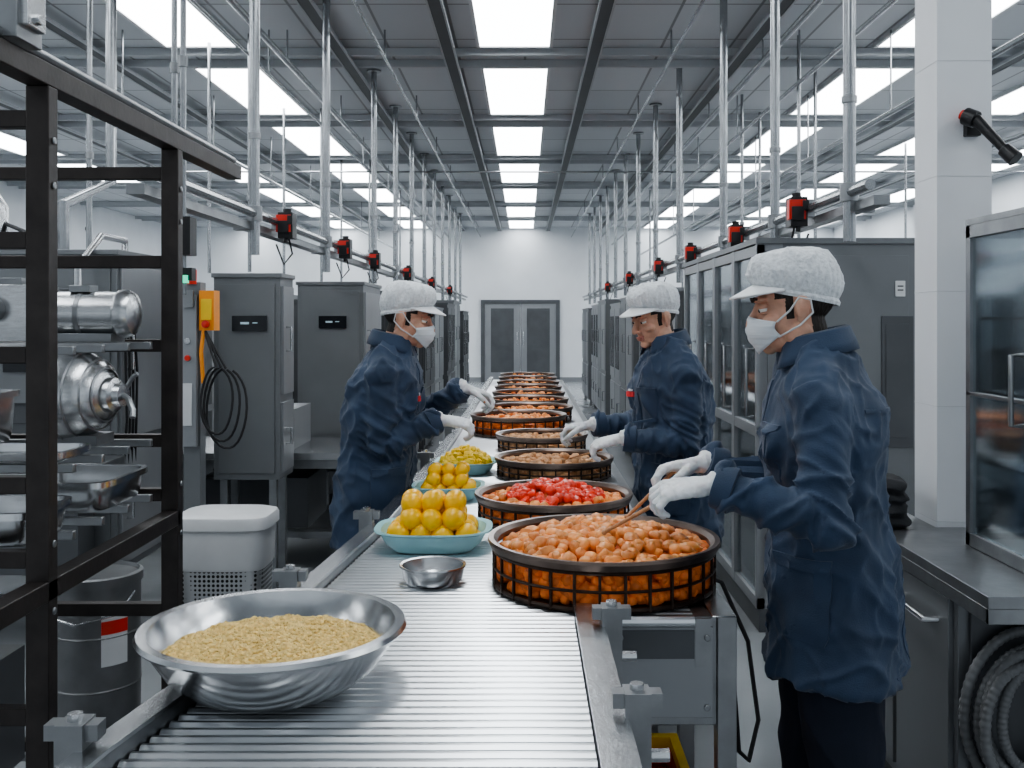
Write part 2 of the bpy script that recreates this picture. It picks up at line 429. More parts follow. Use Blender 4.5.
basket(.13,4.5,.262,.985,BRF,150,28,.0)
basket(.09,5.4,.243,.985,BRF,80,26,.0,True)
basket(-.04,6.15,.29,1.02,ORF,120,26,-.01)
for y in(6.95,7.65,8.35,9.05,9.75,10.45,11.15): basket(.03,y,.30,1.0,ORF,60,24,-.005,True)

# steel bowl w/ grain
b=MB(); c=(-.472,1.88,.0); z0=.905
b.rev([(0,z0),(.11,z0),(.155,z0+.018),(.195,z0+.05),(.220,z0+.088),(.230,z0+.112),(.240,z0+.118),(.244,z0+.113),(.248,z0+.118),(.244,z0+.126),(.226,z0+.125),(.218,z0+.106),(.19,z0+.058),(.15,z0+.026),(.11,z0+.008),(0,z0+.008)],c,ALU,72)
R_=.200
def gz(q,a): return z0+.080+.016*(1-q*q)+.007*noise.noise(V((q*5*math.cos(a),q*5*math.sin(a),1.)))
vs=[(c[0],c[1],gz(0,0))];fs=[];NR,NS=16,64
for i in range(1,NR+1):
    for k in range(NS):
        a=2*math.pi*k/NS;q=i/NR; vs.append((c[0]+R_*q*math.cos(a),c[1]+R_*q*math.sin(a),gz(q,a)))
for k in range(NS): fs.append((0,1+k,1+(k+1)%NS))
for i in range(NR-1):
    for k in range(NS): fs.append((1+i*NS+k,1+(i+1)*NS+k,1+(i+1)*NS+(k+1)%NS,1+i*NS+(k+1)%NS))
b.raw(vs,fs,GRAIN)
for i in range(2600):
    a=random.uniform(0,6.283); q=math.sqrt(random.random())
    b.chunk((c[0]+.194*q*math.cos(a),c[1]+.194*q*math.sin(a),gz(q,a)+.001),random.uniform(.0026,.0050),GRAIN,.9)
b.obj('steel_mixing_bowl',origin=(c[0],c[1],z0))
b=MB(); c=(-.245,2.66,0)
b.rev([(0,z0-.003),(.068,z0-.003),(.078,z0+.008),(.084,z0+.04),(.089,z0+.043),(.088,z0+.047),(.081,z0+.045),(.075,z0+.012),(.065,z0+.003),(0,z0+.003)],c,STEEL,48)
b.obj('small_steel_pan',origin=(c[0],c[1],z0))
def tray(x,y,w,d,h,kind):
    b=MB(); z=.902
    def rr(sx,sy,zz): return ((x,y,zz),(sx,0,0),(0,sy,0))
    rings=[rr(w*.34,d*.34,z),rr(w*.41,d*.41,z+h*.4),rr(w*.455,d*.455,z+h*.9),rr(w*.5,d*.5,z+h),rr(w*.5,d*.5,z+h+.005),rr(w*.445,d*.445,z+h+.002),rr(w*.40,d*.40,z+h*.45),rr(w*.33,d*.33,z+.01)]
    b.loft(rings,TEAL,48,3.2)
    b.loft([rr(w*.33,d*.33,z+.006),rr(w*.40,d*.40,z+h*.6)],YELD,40,3.2)
    if kind=='lemon':
        R=.0335*w/.355
        for (nx,ny,zz) in ((4,3,z+h*.85),(3,3,z+h*.85+R*1.35),(3,2,z+h*.85+R*2.6)):
            ex=(nx-1)*R*.98; ey=(ny-1)*R*.96
            for i in range(nx):
                for j in range(ny):
                    px=x+ex*(2*i/(nx-1)-1); py=y+ey*(2*j/(ny-1)-1)
                    Q=Matrix.Rotation(random.uniform(0,6),3,'Z')@Matrix.Rotation(random.uniform(0,3),3,'Y')
                    s_=random.uniform(.95,1.06)
                    b.ell((px+random.uniform(-.004,.004),py+random.uniform(-.004,.004),zz+random.uniform(-.004,.004)),(R*s_,R*s_,R*s_*1.07),YEL,Q,20)
    else:
        for i in range(260):
            a=random.uniform(0,6.283); q=math.sqrt(random.random())
            b.chunk((x+.38*w*q*math.cos(a),y+.38*d*q*math.sin(a),z+h*.7+.07*(1-q*q)+random.uniform(-.01,.01)),random.uniform(.011,.018),YELD,.5)
    b.obj('fruit_tray' if kind=='lemon' else 'diced_fruit_tray',origin=(x,y,z))
tray(-.28,3.08,.36,.29,.06,'lemon')
tray(-.300,3.93,.285,.25,.05,'lemon')
tray(-.27,4.60,.29,.29,.05,'dice')

# ------------------------------------------------------------------ rack at left
b=MB()
RX=-1.08
for y in(2.235,3.06):
    b.b2(RX-.026,RX+.026,y-.022,y+.022,0,2.12,RACK); b.b2(-2.13,-2.07,y-.022,y+.022,0,2.12,RACK)
    b.b2(RX-.045,RX+.045,y-.045,y+.045,0,.01,RACK); b.b2(-2.145,-2.055,y-.045,y+.045,0,.01,RACK)
b.b2(RX-.026,RX+.026,.9,3.72,2.12,2.17,RACK); b.b2(-2.13,-2.07,.9,3.72,2.12,2.17,RACK)
b.b2(RX-.02,RX+.026,1.3,3.06,.975,1.02,RACK); b.b2(-2.13,-2.07,2.2,3.06,.975,1.02,RACK)
for z in(2.05,1.78,1.525,1.235,1.07,.72,.3):
    for y in(2.235,3.06): b.b2(-2.07,RX-.026,y-.018,y+.018,z-.022,z+.016,RACK)
    if z<2: 
        for i in range(5):
            yy=2.3+i*.17; 
            if z in(1.525,1.235,1.07,.3): b.b2(-2.1,RX-.032,yy-.01,yy+.01,z-.012,z+.010,STEELD)
        b.b2(-2.1,-2.08,2.2,3.06,z-.02,z+.016,RACK)
b.tube([(RX+.0,2.0,2.19),(RX,3.7,2.19)],.014,STEELD,8)
b.box((RX+.01,2.1,2.25),(.06,.11,.14),STEELD); b.box((RX+.045,2.1,2.26),(.02,.08,.1),STEEL)
for z in(2.23,2.29): b.tube([(RX+.05,2.1,z),(RX+.065,2.1,z)],.012,STEEL,8)
for z in(2.0,1.9,1.1,.95):
    for y in(2.235,3.06): b.tube([(RX+.026,y,z),(RX+.031,y,z)],.009,STEELD,8)
b.obj('steel_storage_rack',bevel=.003)
b=MB(); y=2.9; zc=1.618; R=Matrix.Rotation(math.radians(90),3,'Y')
b.rev([(0,0),(.06,0),(.068,.008),(.068,.03),(.064,.034),(.064,.21),(.070,.214),(.070,.235),(.060,.252),(.035,.262),(.02,.265),(0,.265)],(-1.385,y,zc),STEEL,44,R)
b.rev([(.0645,.10),(.066,.10),(.066,.115),(.0645,.115)],(-1.385,y,zc),STEELD,36,R)
b.b2(-1.64,-1.385,y-.08,y+.07,1.54,1.70,STEEL); b.b2(-1.62,-1.43,y-.06,y+.05,1.70,1.72,STEELD)
b.b2(-1.36,-1.18,y-.05,y+.05,1.537,1.562,STEELD); b.b2(-1.31,-1.25,y-.03,y+.03,1.68,1.70,STEELD)
b.tube([(-1.5,y-.08,1.63),(-1.5,y-.11,1.63)],.035,STEELD,20)
b.obj('electric_motor',bevel=.003)
# bowl-shaped funnel hopper lying on its side, mouth turned to the left
b=MB(); zc=1.388; y=2.86; FX=-1.335
R2=Matrix.Rotation(math.radians(-10),3,'Z')@R
b.rev([(0,.02),(.120,.02),(.128,0),(.139,.004),(.139,.018),(.133,.022),(.132,.045),(.126,.075),(.114,.105),(.096,.132),(.073,.150),(.050,.158),(.048,.18),(.034,.186),(.032,.205),(0,.208)],(FX,y,zc),STEEL,60,R2)
for q,h in((.133,.05),(.121,.09),(.099,.13),(.074,.152)): b.rev([(q-.002,h-.003),(q+.003,h),(q-.002,h+.003)],(FX,y,zc),STEELD,60,R2)
def q3(x,yy,z): return V((FX,y,zc))+R2@V((z,yy,x))
b.tube([q3(.20,0,0),q3(.225,-.01,.01),q3(.245,-.02,.04),q3(.25,-.03,.06)],.009,STEELD,8)
b.tube([q3(.19,.02,.0),q3(.22,.02,-.05),q3(.235,.02,-.06)],.007,STEELD,8)
b.b2(-1.33,-1.2,y-.06,y+.06,1.246,1.275,STEELD)
b.obj('steel_funnel_hopper')
def pan(x0,x1,y0,y1,z,h,name='steel_tray_pan',m=ALU):
    b=MB(); x=(x0+x1)/2;y=(y0+y1)/2;w=(x1-x0)/2;d=(y1-y0)/2
    q=[(.86,0),(.9,h*.15),(.94,h*.85),(.94,h),(1.,h),(1.,h-.010),(1.01,h-.010),(1.01,h+.006),(.92,h+.006),(.88,h*.2),(.84,.006)]
    b.loft([((x,y,z+t),(w*s,0,0),(0,d*s,0)) for s,t in q],m,48,6)
    b.obj(name)
pan(-1.44,-1.12,2.66,3.02,1.083,.075)
pan(-1.42,-1.14,2.44,2.66,1.247,.02)
pan(-1.78,-1.46,2.6,3.0,1.083,.10)
pan(-1.42,-1.125,2.27,2.52,1.083,.07)
pan(-1.78,-1.49,2.6,3.0,1.247,.14)
b=MB(); b.b2(-2.0,-1.45,2.4,2.9,.33,.66,GREY3); b.b2(-1.97,-1.48,2.385,2.4,.36,.62,BLACK)
for i in range(6): b.b2(-1.95,-1.5,2.378,2.385,.38+i*.037,.395+i*.037,STEELD)
b.tube([(-1.9,2.6,.66),(-1.9,2.6,.70),(-1.6,2.6,.70),(-1.6,2.6,.66)],.012,STEEL,8)
b.obj('vented_power_unit',bevel=.004)
b=MB(); c=(-1.66,3.88,0)
DR=mat('drum_grey',(.18,.185,.19),.4,.6,.12,10)
b.rev([(0,0),(.155,0),(.16,.01),(.16,.2),(.164,.205),(.16,.21),(.16,.40),(.164,.405),(.16,.41),(.16,.59),(.168,.592),(.168,.625),(.155,.63),(.15,.615),(0,.615)],c,DR,48)
b.tube([(c[0]-.16,c[1]-.04,.56),(c[0]-.14,c[1]-.16,.50),(c[0],c[1]-.19,.47),(c[0]+.14,c[1]-.14,.5),(c[0]+.16,c[1]-.04,.56)],.005,STEEL,6)
for (z0_,z1_,rr,m_) in((.3,.52,.162,WHITEP),(.42,.47,.1635,RED)):
    vs=[]
    for i in range(7):
        a=math.radians(-62+i*6)
        for z in(z0_,z1_): vs.append((c[0]+rr*math.cos(a),c[1]+rr*math.sin(a),z))
    b.raw(vs,[(2*i,2*i+2,2*i+3,2*i+1) for i in range(6)],m_)
b.obj('steel_drum')
b=MB(); x,y=-1.22,4.1
b.loft([((x,y,z),(w,0,0),(0,w*.8,0)) for z,w in((0,.155),(.02,.16),(.45,.165),(.60,.168))],PERF,40,5)
b.loft([((x,y,z),(w,0,0),(0,w*.8,0)) for z,w in((.60,.17),(.61,.175),(.76,.18))],WHITEP,40,5)
b.loft([((x,y,z),(w,0,0),(0,w*.8,0)) for z,w in((.76,.186),(.765,.193),(.80,.193),(.812,.186),(.822,.15))],WHITEP,40,5)
b.obj('waste_bin')

# ------------------------------------------------------------------ machines
def machine(name,x0,x1,y0,y1,z0,z1,m=GREY,face=1,legs=True,disp=True,glassy=False):
    b=MB(); b.b2(x0,x1,y0,y1,z0,z1,m)
    b.b2(x0-.012,x1+.012,y0-.012,y1+.012,z1,z1+.025,m)
    fx=x1 if face>0 else x0; s=face
    n=max(1,round((y1-y0)/.65)); w=(y1-y0)/n
    for i in range(n):
        a=y0+i*w+.03; c=y0+(i+1)*w-.03
        zs=[(z0+.04,z1-.05)] if z1-z0<.9 else [(z0+.04,z0+(z1-z0)*.38),(z0+(z1-z0)*.42,z1-.05)]
        for (p,q) in zs:
            b.b2(fx-.002*s,fx+.014*s,a,c,p,q,GREY2 if (i%2==0 and m is not GREY3) else m)
            b.tube([(fx+.014*s,a+.06,p+(q-p)*.4),(fx+.045*s,a+.06,p+(q-p)*.4),(fx+.045*s,a+.06,p+(q-p)*.62),(fx+.014*s,a+.06,p+(q-p)*.62)],.008,STEEL,6)
        if glassy:
            b.b2(fx+.014*s,fx+.018*s,a+.1,c-.08,z0+(z1-z0)*.5,z1-.15,SCREEN)
    b.b2(x0+.03,x1-.03,y0-.012,y0+.001,z0+.04,z1-.04,m)
    if disp:
        dx=(x0+x1)/2+.02; dz=z1-.27
        b.b2(dx-.1,dx+.1,y0-.03,y0-.012,dz-.045,dz+.045,SCREEN)
        b.b2(dx-.05,dx+.0,y0-.032,y0-.03,dz-.005,dz+.008,TEXTM); b.b2(dx+.02,dx+.05,y0-.032,y0-.03,dz+.0,dz+.006,TEXTM)
    if legs and z0>.05:
        for x in(x0+.05,x1-.05):
            for y in(y0+.05,y1-.05):
                b.b2(x-.022,x+.022,y-.022,y+.022,.01,z0,STEELD); b.rev([(0,0),(.04,0),(.04,.012),(0,.012)],(x,y,0),STEELD,12)
        b.b2(x0+.05,x1-.05,y0+.035,y0+.065,.2,.24,STEELD)
    return b
machine('m',-1.83,-1.44,5.88,6.2,.66,1.85).obj('control_cabinet',bevel=.004)
machine('m',-1.66,-1.18,7.3,8.15,.49,1.855).obj('control_cabinet',bevel=.004)
ys=[(8.5,9.7),(9.95,11.2),(11.45,12.8),(13.1,14.6),(14.9,16.4),(16.8,18.3),(18.7,20.4)]
for i,(a,c) in enumerate(ys):
    machine('m',-2.1,-1.16-.04*(i%2),a,c,.12,1.75+.08*((i*7)%3),GREY if i%2 else GREY3,1,True,True,i%2==0).obj('processing_machine')
ys=[(7.75,9.0),(9.3,10.6),(10.9,12.3),(12.7,14.2),(14.6,16.1),(16.5,18.2),(18.6,20.4)]
for i,(a,c) in enumerate(ys):
    machine('m',1.18+.04*(i%2),2.1,a,c,.12,1.80+.04*((i*5)%3),GREY2 if i%2 else GREY,-1,True,True,i%2==1).obj('processing_machine')
for i,(x0,x1,y0,y1,z1,m) in enumerate([(-4.6,-2.75,6.6,8.2,1.9,GREY2),(-4.4,-3.0,8.9,10.9,1.7,WHITEP),(-4.6,-3.0,11.6,14.2,1.9,GREY2),(-4.5,-3.0,15.2,18.,1.8,WHITEP),(-7.6,-5.6,7.2,10.,1.9,GREY2),(-7.6,-5.6,11.5,15.,1.8,GREY2),
      (3.3,4.8,6.6,9.,1.9,GREY2),(3.3,4.8,10.,13.,1.8,WHITEP),(3.2,4.6,14,18,1.9,GREY2),(5.8,7.2,8,12,1.9,GREY)]):
    machine('m',x0,x1,y0,y1,.15,z1,m,1 if x0<0 else -1,True,True,i%2==0).obj('background_machine')
# mixing machine behind the rack, with valves, gauges, cables and guards
b=machine('m',-3.3,-2.0,4.9,5.8,.35,1.92,GREY,1,True,False)
b.b2(-3.2,-2.15,4.82,4.89,1.1,1.75,GREY3); b.b2(-3.1,-2.25,4.8,4.82,1.2,1.65,GREY)
b.tube([(-2.4,5.2,1.92),(-2.4,5.2,2.2),(-2.4,5.8,2.4),(-2.4,5.8,CZ-.02)],.03,PIPE,18)
b.b2(-3.3,-1.95,4.6,4.88,.9,.94,STEELD)
b.b2(-3.2,-2.1,4.7,4.88,.4,.85,GREY3)
for x in(-3.,-2.6,-2.3): b.tube([(x,4.8,1.02),(x,4.76,1.02)],.03,BLACK,14)
for i,x in enumerate((-3.05,-2.85,-2.65)):
    b.rev([(0,0),(.05,0),(.055,.01),(.05,.02),(0,.02)],(x,4.80,1.55),STEEL,24,Matrix.Rotation(math.radians(90),3,'X'))
    b.tube([(x,4.79,1.42),(x,4.75,1.42)],.02,(RED,YELLOWP,BLACK)[i],14)
b.b2(-2.5,-2.3,4.785,4.80,1.35,1.58,SCREEN)
for x in(-3.15,-2.12):
    b.tube([(x,4.74,.94),(x,4.74,1.85),(x,5.0,2.02),(x,5.3,2.02),(x,5.3,1.93)],.018,STEEL,12)
    b.tube([(x,4.74,1.3),(x,4.74,1.36)],.034,STEELD,14); b.tube([(x-.06,4.70,1.33),(x+.06,4.70,1.33)],.009,RED,8); b.tube([(x,4.74,1.33),(x,4.70,1.33)],.009,STEELD,8)
b.rev([(0,0),(.17,0),(.19,.03),(.19,.26),(.15,.33),(.06,.36),(.05,.42),(0,.42)],(-2.95,5.3,1.945),STEEL,40)
b.tube([(-2.8,5.3,1.96),(-2.7,5.2,2.1),(-2.55,5.1,2.05),(-2.5,5.0,1.94)],.012,RUB,8)
for j in range(4): b.tube([(-2.02,4.95+.05*j,1.9),(-1.97,4.93+.05*j,1.5-.05*j),(-1.97,4.95+.04*j,1.1),(-2.0,4.97+.05*j,.8)],.007,RUB,6)
b.obj('mixing_machine',bevel=.004)
b=MB(); x,y=-1.575,4.8
b.b2(x-.05,x+.03,y-.04,y+.04,0,1.78,GREY); b.b2(x-.1,x+.08,y-.08,y+.08,0,.015,GREY3)
b.b2(x-.06,x+.02,y-.07,y-.04,1.0,1.72,GREY2)
b.b2(x+.03,x+.10,y-.06,y+.03,1.55,1.74,ORANGE); b.b2(x+.04,x+.09,y-.065,y-.06,1.6,1.7,YELLOWP)
b.b2(x-.03,x+.01,y-.09,y-.07,1.66,1.74,STEELD)
b.tube([(x-.01,y-.04,1.77),(x-.01,y-.04,1.84)],.022,RED,16)
b.rev([(0,0),(.018,0),(.018,.015),(0,.018)],(x+.065,y-.065,1.58),RED,16,Matrix.Rotation(math.radians(90),3,'X'))
b.tube([(x-.02,y-.068,1.5),(x-.02,y-.08,1.5)],.014,STEEL,12); b.tube([(x-.02,y-.068,1.42),(x-.02,y-.08,1.42)],.014,RED,12)
b.b2(x-.045,x+.0,y-.075,y-.069,1.1,1.3,WHITEP)
for j in range(3):
    pts=[]
    for i in range(25):
        a=math.pi*.5+2*math.pi*i/24*(.95)
        pts.append((x+.12+.02*j+(.075+.01*j)*math.cos(a),y-.08+.012*j+.01*math.sin(3*a),1.22-.02*j+(.16+.015*j)*math.sin(a)))
    pts=[(x+.05,y-.05,1.56)]+pts
    b.tube(pts,.006,RUB,8)
b.tube([(x+.05,y-.05,1.56),(x+.04,y-.06,1.45),(x+.05,y-.06,1.3)],.010,ORANGE,8)
b.obj('control_pillar',bevel=.003)
b=MB()
b.b2(-2.3,-.98,6.3,7.2,.72,.76,STEEL); b.b2(-2.28,-1.0,6.32,7.18,.66,.72,STEELD)
for x in(-2.25,-1.03):
    for yy in(6.35,7.15): b.b2(x-.025,x+.025,yy-.025,yy+.025,0,.66,STEELD)
b.b2(-2.25,-1.03,6.34,6.36,.22,.26,STEELD); b.b2(-2.25,-1.03,7.14,7.16,.22,.26,STEELD)
b.b2(-1.95,-1.5,6.5,7.0,.76,1.02,GREY2)
b.b2(-2.2,-1.1,6.4,7.1,.24,.26,STEELD); b.b2(-2.1,-1.4,6.45,7.05,.26,.58,GREY3)
b.obj('steel_work_table')

# right glass cabinet
b=MB(); X=1.2; y0,y1=5.12,7.45; z1=1.99
b.b2(1.32,2.0,y0,y1,.05,z1,GREY); b.b2(1.2,2.0,y0,y1,0.0,.12,GREY3); b.b2(1.18,2.02,y0-.015,y1+.015,z1,z1+.03,GREY)
b.b2(1.2,1.32,y0,y0+.03,.12,z1,GREY2)
b.b2(1.24,1.96,y0-.015,y0,.2,z1-.06,GREY)
n=4; w=(y1-y0)/n
for i in range(n+1):
    y=y0+i*w; b.b2(1.185,1.23,max(y0,y-.035),min(y1,y+.035),.12,z1,GREY2)
for z in(.12,1.0,z1-.06): b.b2(1.187,1.228,y0,y1,z,z+.055,GREY2)
for i in range(n):
    a=y0+i*w+.035;c=y0+(i+1)*w-.035
    b.b2(1.205,1.209,a,c,1.055,z1-.06,GL); b.b2(1.205,1.209,a,c,.175,1.0,GL)
    for z in(.45,.75,1.3,1.55,1.75): b.b2(1.23,1.318,a,c,z,z+.012,STEEL)
    b.tube([(1.187,a+.04,1.1),(1.15,a+.04,1.1),(1.15,a+.04,1.45),(1.187,a+.04,1.45)],.009,STEEL,8)
    for j in range(4): b.rev([(0,0),(.03,0),(.03,.09),(0,.09)],(1.27,a+.07+j*.11,1.312 if j%2 else .762),WHITEP if j%2 else STEELD,14)
b.b2(1.89,1.94,y0-.02,y0-.015,1.72,1.8,WHITEP)
for z in(1.77,1.75): b.b2(1.90,1.93,y0-.022,y0-.02,z,z+.006,BLACK)
b.b2(1.82,1.98,y0-.022,y0-.015,.95,1.62,GREY3); b.b2(1.84,1.96,y0-.026,y0-.022,1.0,1.58,GREY3)
b.obj('glass_door_cabinet',bevel=.003)

# right counter
b=MB()
b.b2(1.2,2.7,2.59,3.465,.85,.882,STEELD); b.b2(1.2,1.425,3.465,3.75,.85,.882,STEELD); b.b2(1.2,1.214,2.59,3.75,.81,.85,STEELD); b.b2(1.2,2.7,2.59,2.604,.81,.85,STEELD)
b.b2(1.23,2.7,2.84,3.46,.1,.85,GREY); b.b2(1.23,1.42,3.46,3.72,.1,.85,GREY); b.b2(1.28,2.7,2.88,3.46,0,.1,GREY3); b.b2(1.28,1.42,3.46,3.7,0,.1,GREY3)
for a,c in((2.87,3.27),(3.30,3.70)):
    b.b2(1.214,1.232,a,c,.14,.80,GREY)
    b.tube([(1.215,a+.07,.72),(1.175,a+.07,.72),(1.175,c-.07,.72),(1.215,c-.07,.72)],.01,STEEL,8)
b.b2(1.26,2.6,2.825,2.842,.14,.8,GREY3); b.b2(2.62,2.68,2.61,2.67,0,.81,STEELD); b.b2(1.23,1.26,2.82,2.86,.0,.12,STEELD)
b.obj('steel_counter',bevel=.004)
b=MB()
for j,(cx,cz,r,yy) in enumerate([(1.40,.50,.20,2.80),(1.41,.49,.175,2.775),(1.40,.5,.15,2.765),(1.42,.48,.185,2.745),(1.39,.47,.16,2.73),(1.41,.5,.125,2.74)]):
    n_=240
    pts=[(cx+r*.85*math.cos(a),yy+.008*math.sin(2*a+j),cz+r*1.15*math.sin(a)) for a in [2*math.pi*i/n_ for i in range(n_)]]
    b.tube(pts,[.0155 if (i//2)%2 else .0135 for i in range(n_)],HOSE,10,closed=True)
b.tube([(1.40,2.82,.67),(1.40,2.70,.67),(1.40,2.70,.71)],.01,STEEL,8)
b.obj('coiled_hose')
b=MB(); x0,x1,y0,y1,z0,z1=1.41,1.95,2.76,3.2,.884,1.9
for x in(x0,x1-.03):
    for y in(y0,y1-.03): b.b2(x,x+.03,y,y+.03,z0,z1,STEELD)
for z in(z0,z1-.04,1.36):
    h=.04 if z!=1.36 else .012
    b.b2(x0,x1,y0,y0+.03,z,z+h,STEELD);b.b2(x0,x1,y1-.03,y1,z,z+h,STEELD);b.b2(x0,x0+.03,y0,y1,z,z+h,STEELD);b.b2(x1-.03,x1,y0,y1,z,z+h,STEELD)
b.b2(x0,x1,y0,y1,z1,z1+.02,STEELD); b.b2(x0+.03,x1-.03,y0+.03,y1-.03,z0,z0+.02,GREY2)
b.b2(x0+.01,x0+.014,y0+.03,y1-.03,z0+.04,z1-.04,GL); b.b2(x0+.03,x1-.03,y0+.01,y0+.014,z0+.04,z1-.04,GL)
b.b2(x0+.03,x1-.03,y1-.012,y1-.008,z0,z1,GL); b.b2(x1-.014,x1-.01,y0+.03,y1-.03,z0+.04,z1-.04,GL)
for z in(1.15,1.37,1.6): b.b2(x0+.03,x1-.03,y0+.04,y1-.04,z,z+.01,STEEL)
for i in range(5):
    for z in(.906,1.162,1.384): b.rev([(0,0),(.035,0),(.035,.1),(.02,.12),(0,.12)],(x0+.1+i*.09,y0+.15+.04*(i%2),z),WHITEP if (i+int(z*10))%2 else STEEL,16)
b.tube([(x0,y0+.07,1.3),(x0-.035,y0+.07,1.3),(x0-.035,y0+.07,1.5),(x0,y0+.07,1.5)],.008,STEELD,8)
b.obj('glass_display_case',bevel=.003)
b=MB()
b.box((1.545,3.455,2.27),(.05,.03,.07),BLACK)
b.tube([(1.51,3.43,2.30),(1.535,3.40,2.28)],.03,BLACK,20); b.tube([(1.502,3.44,2.307),(1.51,3.43,2.30)],.018,RED,16)
b.tube([(1.535,3.40,2.28),(1.56,3.37,2.235),(1.595,3.33,2.17)],[.022,.018,.016],BLACK,16)
b.tube([(1.595,3.33,2.17),(1.62,3.3,2.13)],[.024,.028],BLACK,16)
b.obj('wall_spray_gun',bevel=.002)
b=MB()
for i in range(4):
    z=.885+i*.04
    b.loft([((1.275+.006*math.sin(i*2),3.55,z),(.05,0,0),(0,.12,0)),((1.275+.008*math.cos(i*3),3.55,z+.015),(.062,0,0),(0,.14,0)),((1.275,3.55,z+.03),(.060,0,0),(0,.13,0)),((1.275,3.55,z+.042),(.045,0,0),(0,.11,0))],FABRIC,28,2.6)
def pc(me):
    for v in me.vertices:
        n=noise.noise(v.co*14); v.co+=V((n*.012,n*.01,.010*noise.noise(v.co*18+V((3,3,3)))))
        v.co.z=max(v.co.z,.884)
remesh(b,'folded_cloth_stack',.006,1,None,pc)
b=MB()
b.tube([(.51,2.7,.85),(.56,2.75,.75),(.6,2.85,.5),(.62,2.9,.35),(.66,2.95,.3),(.7,3.0,.4),(.68,3.05,.62),(.6,3.05,.8),(.51,2.98,.85)],.007,RUB,8)
b.obj('hanging_cable')

# ------------------------------------------------------------------ people
def ik(s,w,l1,l2,pole):
    d=w-s; L=min(d.length,(l1+l2)*.995); n=d.normalized(); w2=s+n*L
    a=(l1*l1-l2*l2+L*L)/(2*L); h=math.sqrt(max(0,l1*l1-a*a))
    p=pole-n*pole.dot(n); p.normalize(); return s+n*a+p*h,w2
def hand(parent,name,wrist,d,n,side,curl,tilt=0):
    x=d.normalized(); z=(-n); z=(z-x*z.dot(x)).normalized(); y=z.cross(x)
    M=Matrix((x,y,z)).transposed().to_4x4(); M.translation=wrist
    b=MB(); S=1.03
    def P(a,bb,c): return V((a,bb*side,c))*S
    b.loft([(P(-.03,0,0),V((0,.029,0)),V((0,0,.026))),(P(.0,0,0),V((0,.027,0)),V((0,0,.021))),(P(.03,.001,0),V((0,.036,0)),V((0,0,.018))),(P(.065,.001,0),V((0,.042,0)),V((0,0,.016))),(P(.092,0,-.001),V((0,.041,0)),V((0,0,.0125))),(P(.101,0,-.002),V((0,.034,0)),V((0,0,.007)))],GLOVE,24,2.4)
    b.ell(P(.035,.026,-.010),(.028,.016,.014),GLOVE)
    for k,(fy,L,yaw) in enumerate(((.032,.074,.12),(.0108,.084,.03),(-.0108,.078,-.05),(-.0315,.062,-.16))):
        p=P(.088,fy,-.002); pts=[P(.07,fy*.95,-.002),p]; a=0
        for j,(fr,c) in enumerate(zip((.45,.30,.25),curl)):
            a+=math.radians(c*(1+.10*k))
            dd=V((math.cos(a)*math.cos(yaw),math.cos(a)*math.sin(yaw)*side,-math.sin(a)))
            mid=p+dd*(L*fr*.5*S); p=p+dd*(L*fr*S); pts+= [mid,p]
        rr=[.0095,.0102,.0088,.0096,.0082,.0088,.0076,.0068]
        b.tube(pts,[r*S for r in rr],GLOVE,12); b.ell(pts[-1],(.0068*S,)*3,GLOVE,None,10)
    t=[P(.015,.020,-.006),P(.038,.044,-.016),P(.062,.060,-.028),P(.084,.058,-.040),P(.10,.048,-.046)]
    b.tube(t,[.014,.0135,.0115,.0108,.0085],GLOVE,12); b.ell(t[-1],(.0085,)*3,GLOVE,None,10)
    b.tube([P(-.045,0,0),P(-.035,0,0),P(-.028,0,0),P(-.02,0,0),P(-.012,0,0)],[.033,.036,.032,.034,.029],GLOVE,20)
    def ph(me):
        ns=[v.normal.copy() for v in me.vertices]
        for v,nn in zip(me.vertices,ns):
            v.co+=nn*(.0016*noise.noise(v.co*70)+.0010*noise.noise(V((v.co.x*160,v.co.y*60,v.co.z*60))))
    remesh(b,name,.0028,2,parent,ph,M)
    return M
def ridge(p):
    return (1-min(1,abs(noise.noise(p))*3.2))**1.5
